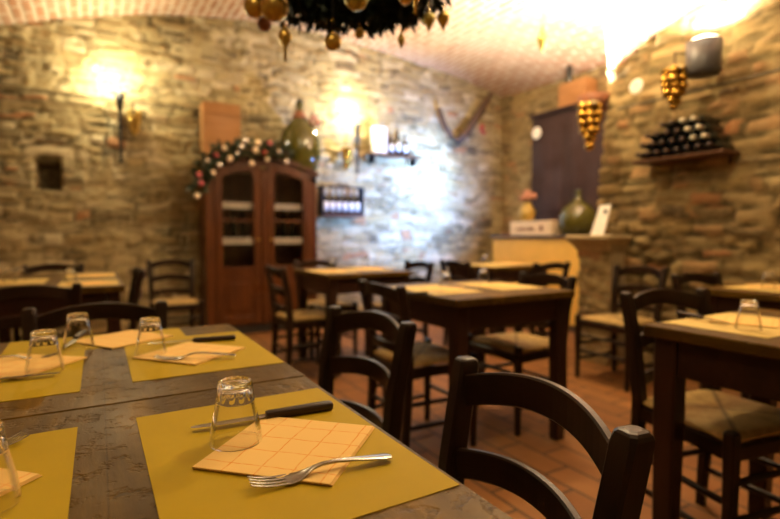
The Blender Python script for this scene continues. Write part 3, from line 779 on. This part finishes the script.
obj('print', m, DRED, t)
t = thing('flower_vase', 'small yellow vase with pink dried flowers standing on the pale box', 'vase', (4.46, 4.44, 1.1940))
obj('pot', MB().lathe([(.045, 0), (.085, .03), (.10, .09), (.085, .15), (.05, .19), (.06, .215), (.045, .215)], 20), YELV, t)
m = MB(); rr = random.Random(3)
for k in range(16): a = rr.uniform(0, 6.3); q = rr.uniform(0, .085); m.ball((q*cos(a), q*sin(a), .26+rr.uniform(0, .10)-q*.5), rr.uniform(.022, .034), 8, 6)
obj('flowers', m, PINKF, t)
obj('stems', MB().tube([(0, 0, .15), (.01, .02, .27)], .006, 6).tube([(0, 0, .15), (-.02, -.03, .27)], .006, 6).tube([(0, 0, .15), (.0, .03, .25)], .006, 6), GREENGOLD, t)
demijohn('round green glass demijohn on the counter behind the stone pier', (4.52, 3.745, 1.0285), .205, .50, DEMI2, IRON)
t = thing('card_holder', 'leaning white card holder with a dark spot on the pier ledge', 'card holder', (3.44, 2.62, 1.0285), R(-8))
obj('card', MB().loft([[(-.05+.0, .065, 0), (-.05, -.065, 0), (-.042, -.065, 0), (-.042, .065, 0)], [(.03, .055, .24), (.03, -.06, .24), (.038, -.06, .24), (.038, .055, .24)]], False), WHITE, t)
obj('base', MB().box(-.055, .05, -.06, .06, 0, .006), WHITE, t)
obj('spot', MB().lathe([(.020, 0), (.020, .004)], 16, (0, 0, 0)), IRON, t, (.013, -.025, .185), (0, R(-71), 0))
# on top of the cupboard
t = thing('wine_crate', 'pale wooden crate lit from behind on top of the tall dark cupboard', 'crate', (4.97, 4.16, 2.5405))
obj('case', MB().box(-.10, .10, -.20, .20, 0, .30, .004), CRATE, t)
bottle('wine bottle standing on the crate above the tall dark cupboard', (4.97, 4.28, 2.8412), (0, 0, 0), None, False)

# ------------------------------------------------------------------ right wall fittings
t = thing('wall_lamp', 'grey metal cup lamp shining upward on the right stone wall', 'wall lamp', (3.42, 1.865, 2.055))
obj('cup', MB().lathe([(.02, 0), (.085, .005), (.098, .03), (.105, .22), (.099, .22), (.090, .035), (.01, .02)], 28), TINM, t)
obj('bracket', MB().tube([(.08, 0, .08), (.22, 0, .08)], .018, 10), TINM, t)
obj('bulb', MB().lathe([(.01, .14), (.05, .15), (.088, .215), (.080, .235), (.045, .250), (.005, .255)], 24), emit('cup_bulb', (1, .86, .62), 12), t)
t = thing('wall_lamp', 'terracotta bowl lamp at the end of the right stone wall', 'wall lamp', (3.52, 2.78, 2.03))
obj('bowl', MB().lathe([(.02, 0), (.06, .01), (.10, .06), (.125, .13), (.117, .13), (.09, .065), (.02, .025)], 24), TERRA, t)
obj('arm', MB().tube([(.04, -.01, .03), (.11, -.08, .03)], .02, 10), TERRA, t)
obj('bulb', MB().ball((0, 0, .085), .035, 16, 10), emit('bowl_bulb', (1, .82, .52), 30), t)
t = thing('bottle_shelf', 'wooden shelf board carrying the pyramid of bottles on the right stone wall', 'shelf', (3.53, 2.0, 1.54))
obj('board', MB().box(-.19, .12, -.31, .31, 0, .020, .003), PLANK, t)
for y in (-.25, .25): obj('bracket', MB().box(.02, .12, y-.012, y+.012, -.05, -.001, .002), IRON, t)
d = .0690; sc_ = .9
for row, n in enumerate((8, 7, 6, 4)):
    for k in range(n):
        y = 2.0+(k-(n-1)/2)*d-(d*.5 if n == 4 else 0); z = 1.5605+.0340+row*d*.874
        bottle('dark wine bottle lying neck outward in the pyramid on the right wall shelf', (3.575, y, z), (0, R(-90), 0), 'bottles in the wall pyramid', False, CAPW if k < 2 and row > 0 else CAPS, sc_)  # pale capsules at the right end imitate highlights on those bottles
o = obj('wall_plate', MB().lathe([(.01, 0), (.04, .004), (.055, .018), (.052, .020), (.01, .010)], 24), WHITE, None, (3.50, 2.38, 2.13), (0, R(-90), 0)); tag(o, 'small round white plate fixed on the right wall between the two lamps', 'plate')

# ------------------------------------------------------------------ hanging christmas wreath
cx, cy, cz, rr_ = .86, 1.78, 2.06, .29
t = thing('hanging_wreath', 'big dark fir wreath hanging from the vault at the top of the picture', 'wreath', (cx, cy, cz))
ring = [(rr_*cos(a*2*pi/28), rr_*sin(a*2*pi/28), 0) for a in range(29)]
obj('hoop', MB().tube(ring, .03, 10), BRANCH, t)
obj('needles', foliage(MB(), ring, 9000, .12, .055, 1.1, 9), FIR, t)
m = MB()
for a in (.5, 2.6, 4.7): m.tube([(rr_*cos(a), rr_*sin(a), 0), (0, 0, .9)], .005, 6)
m.tube([(0, 0, .9), (0, 0, zceil(cx, cy)-cz)], .006, 6); obj('cord', m, IRON, t)
bp = [('ball', 357, 4, 1.55, .036, GREENGOLD, 'large olive gold ball'), ('ball', 258, 12, 1.85, .040, OLDGOLD, 'brown gold ball'), ('ball', 277, 12, 1.80, .050, OLDGOLD, 'largest old gold ball'), ('ball', 267, 29, 1.95, .026, TERRA, 'small dark red ball'),
      ('icicle', 287, 40, 1.75, .024, OLDGOLD, 'gold icicle drop'), ('ball', 334, 46, 1.75, .030, OLDGOLD, 'round old gold ball with two highlights'), ('ball', 360, 38, 1.95, .020, OLDGOLD, 'smallest old gold ball'), ('spindle', 401, 44, 1.85, .014, OLDGOLD, 'slim gold spindle'),
      ('drop', 428, 25, 1.85, .024, GREENGOLD, 'olive drop'), ('drop', 442, 24, 1.95, .026, OLDGOLD, 'pale gold drop'), ('ball', 405, 4, 1.6, .020, OLDGOLD, 'gold ball tucked in the needles'), ('icicle', 415, 0, 1.6, .018, GOLD, 'bright gold icicle')]
bl = [(.3953, 1.5188, 2.0), ]
F_, P_ = 505.0, math.atan(24.5/505)
for kind, px, py, Y, r, m, nm in bp:
    X = (px-390)/F_*Y; z = 1.03+(235-py)/F_*Y
    u = X*cos(R(30))+Y*sin(R(30)); v = -X*sin(R(30))+Y*cos(R(30))
    bb = bauble(kind, nm+' hanging from the fir wreath', (u, v, z), r, m, None)
    obj('thread', MB().tube([(0, 0, r), (0, 0, max(r+.05, 2.0-z))], .0015, 5), IRON, bb)

bb = bauble('spindle', 'slim olive ornament hanging alone from the vault near the back corner', (3.31, 2.82, 2.55), .045, GREENGOLD, None)
bb.location = (3.18, 3.02, 2.62); obj('thread', MB().tube([(0, 0, .09), (0, 0, zceil(3.18, 3.02)-2.62)], .0015, 5), IRON, bb)

# ------------------------------------------------------------------ light
def light(kind, name, loc, power, color, size=.05, rot=None, **kw):
    l = bpy.data.lights.new(name, kind); l.energy = power; l.color = color
    if kind in ('POINT', 'SPOT'): l.shadow_soft_size = size
    for k, v in kw.items(): setattr(l, k, v)
    o = bpy.data.objects.new(name, l); COL.objects.link(o); o.location = loc
    if rot: o.rotation_euler = rot
    return o
def aim(o, target): o.rotation_euler = (Vector(target)-o.location).to_track_quat('-Z', 'Y').to_euler()
WARM = (1, .74, .40); WARM2 = (1, .80, .52)
TL = (1, .86, .54)
light('POINT', 'torch_light', (.15, 5.46, 2.54), 41, TL, .03)
light('POINT', 'torch_light', (2.66, 5.45, 2.52), 46, (1, .88, .60), .03)
for p, e in (((3.42, 1.865, 2.36), 170), ((3.54, 2.90, 2.19), 640)):
    light('SPOT', 'cup_light', p, e, (1, .87, .72), .05, (pi, 0, 0), spot_size=R(150), spot_blend=.35)
    light('POINT', 'cup_glow', (p[0]-.02, p[1], p[2]+.04), 3, (1, .84, .55), .05)
c = light('SPOT', 'cool_spot', (3.75, 4.2, 1.30), 760, (.17, .38, 1.0), .05, spot_size=R(110), spot_blend=1.0); aim(c, (3.45, 5.66, 1.62))
c = light('SPOT', 'cool_spot', (3.85, 4.2, 1.32), 860, (.27, .49, 1.0), .05, spot_size=R(44), spot_blend=1.0); aim(c, (3.80, 5.66, 1.86))
for p, e in (((-.2, .6, 2.9), 26), ((1.6, 1.0, 3.0), 60), ((1.0, 2.9, 3.1), 16), ((2.6, 2.6, 3.1), 95), ((-1.6, 3.0, 2.8), 3)):
    light('POINT', 'overhead_fill', p, e, (1, .82, .46), .12)  # added fill lights without fixtures, brightening tables and floor from above
w = bpy.data.worlds.new('World'); scene.world = w; w.use_nodes = True
w.node_tree.nodes['Background'].inputs[0].default_value = (.9, .7, .45, 1); w.node_tree.nodes['Background'].inputs[1].default_value = .008

# ------------------------------------------------------------------ camera
cam = bpy.data.cameras.new('Camera'); co = bpy.data.objects.new('Camera', cam); COL.objects.link(co)
cam.sensor_width = 36; cam.lens = F_/780*36; cam.clip_start = .02
co.location = (0, 0, 1.03); co.rotation_euler = (pi/2-P_, 0, R(-30))
cam.dof.use_dof = True; cam.dof.focus_distance = .66; cam.dof.aperture_fstop = 2.8; cam.dof.aperture_blades = 0
scene.camera = co
vs_ = scene.view_settings; vs_.view_transform = 'Standard'; vs_.look = 'None'; vs_.exposure = 0.0; vs_.gamma = 1.0; vs_.use_curve_mapping = False
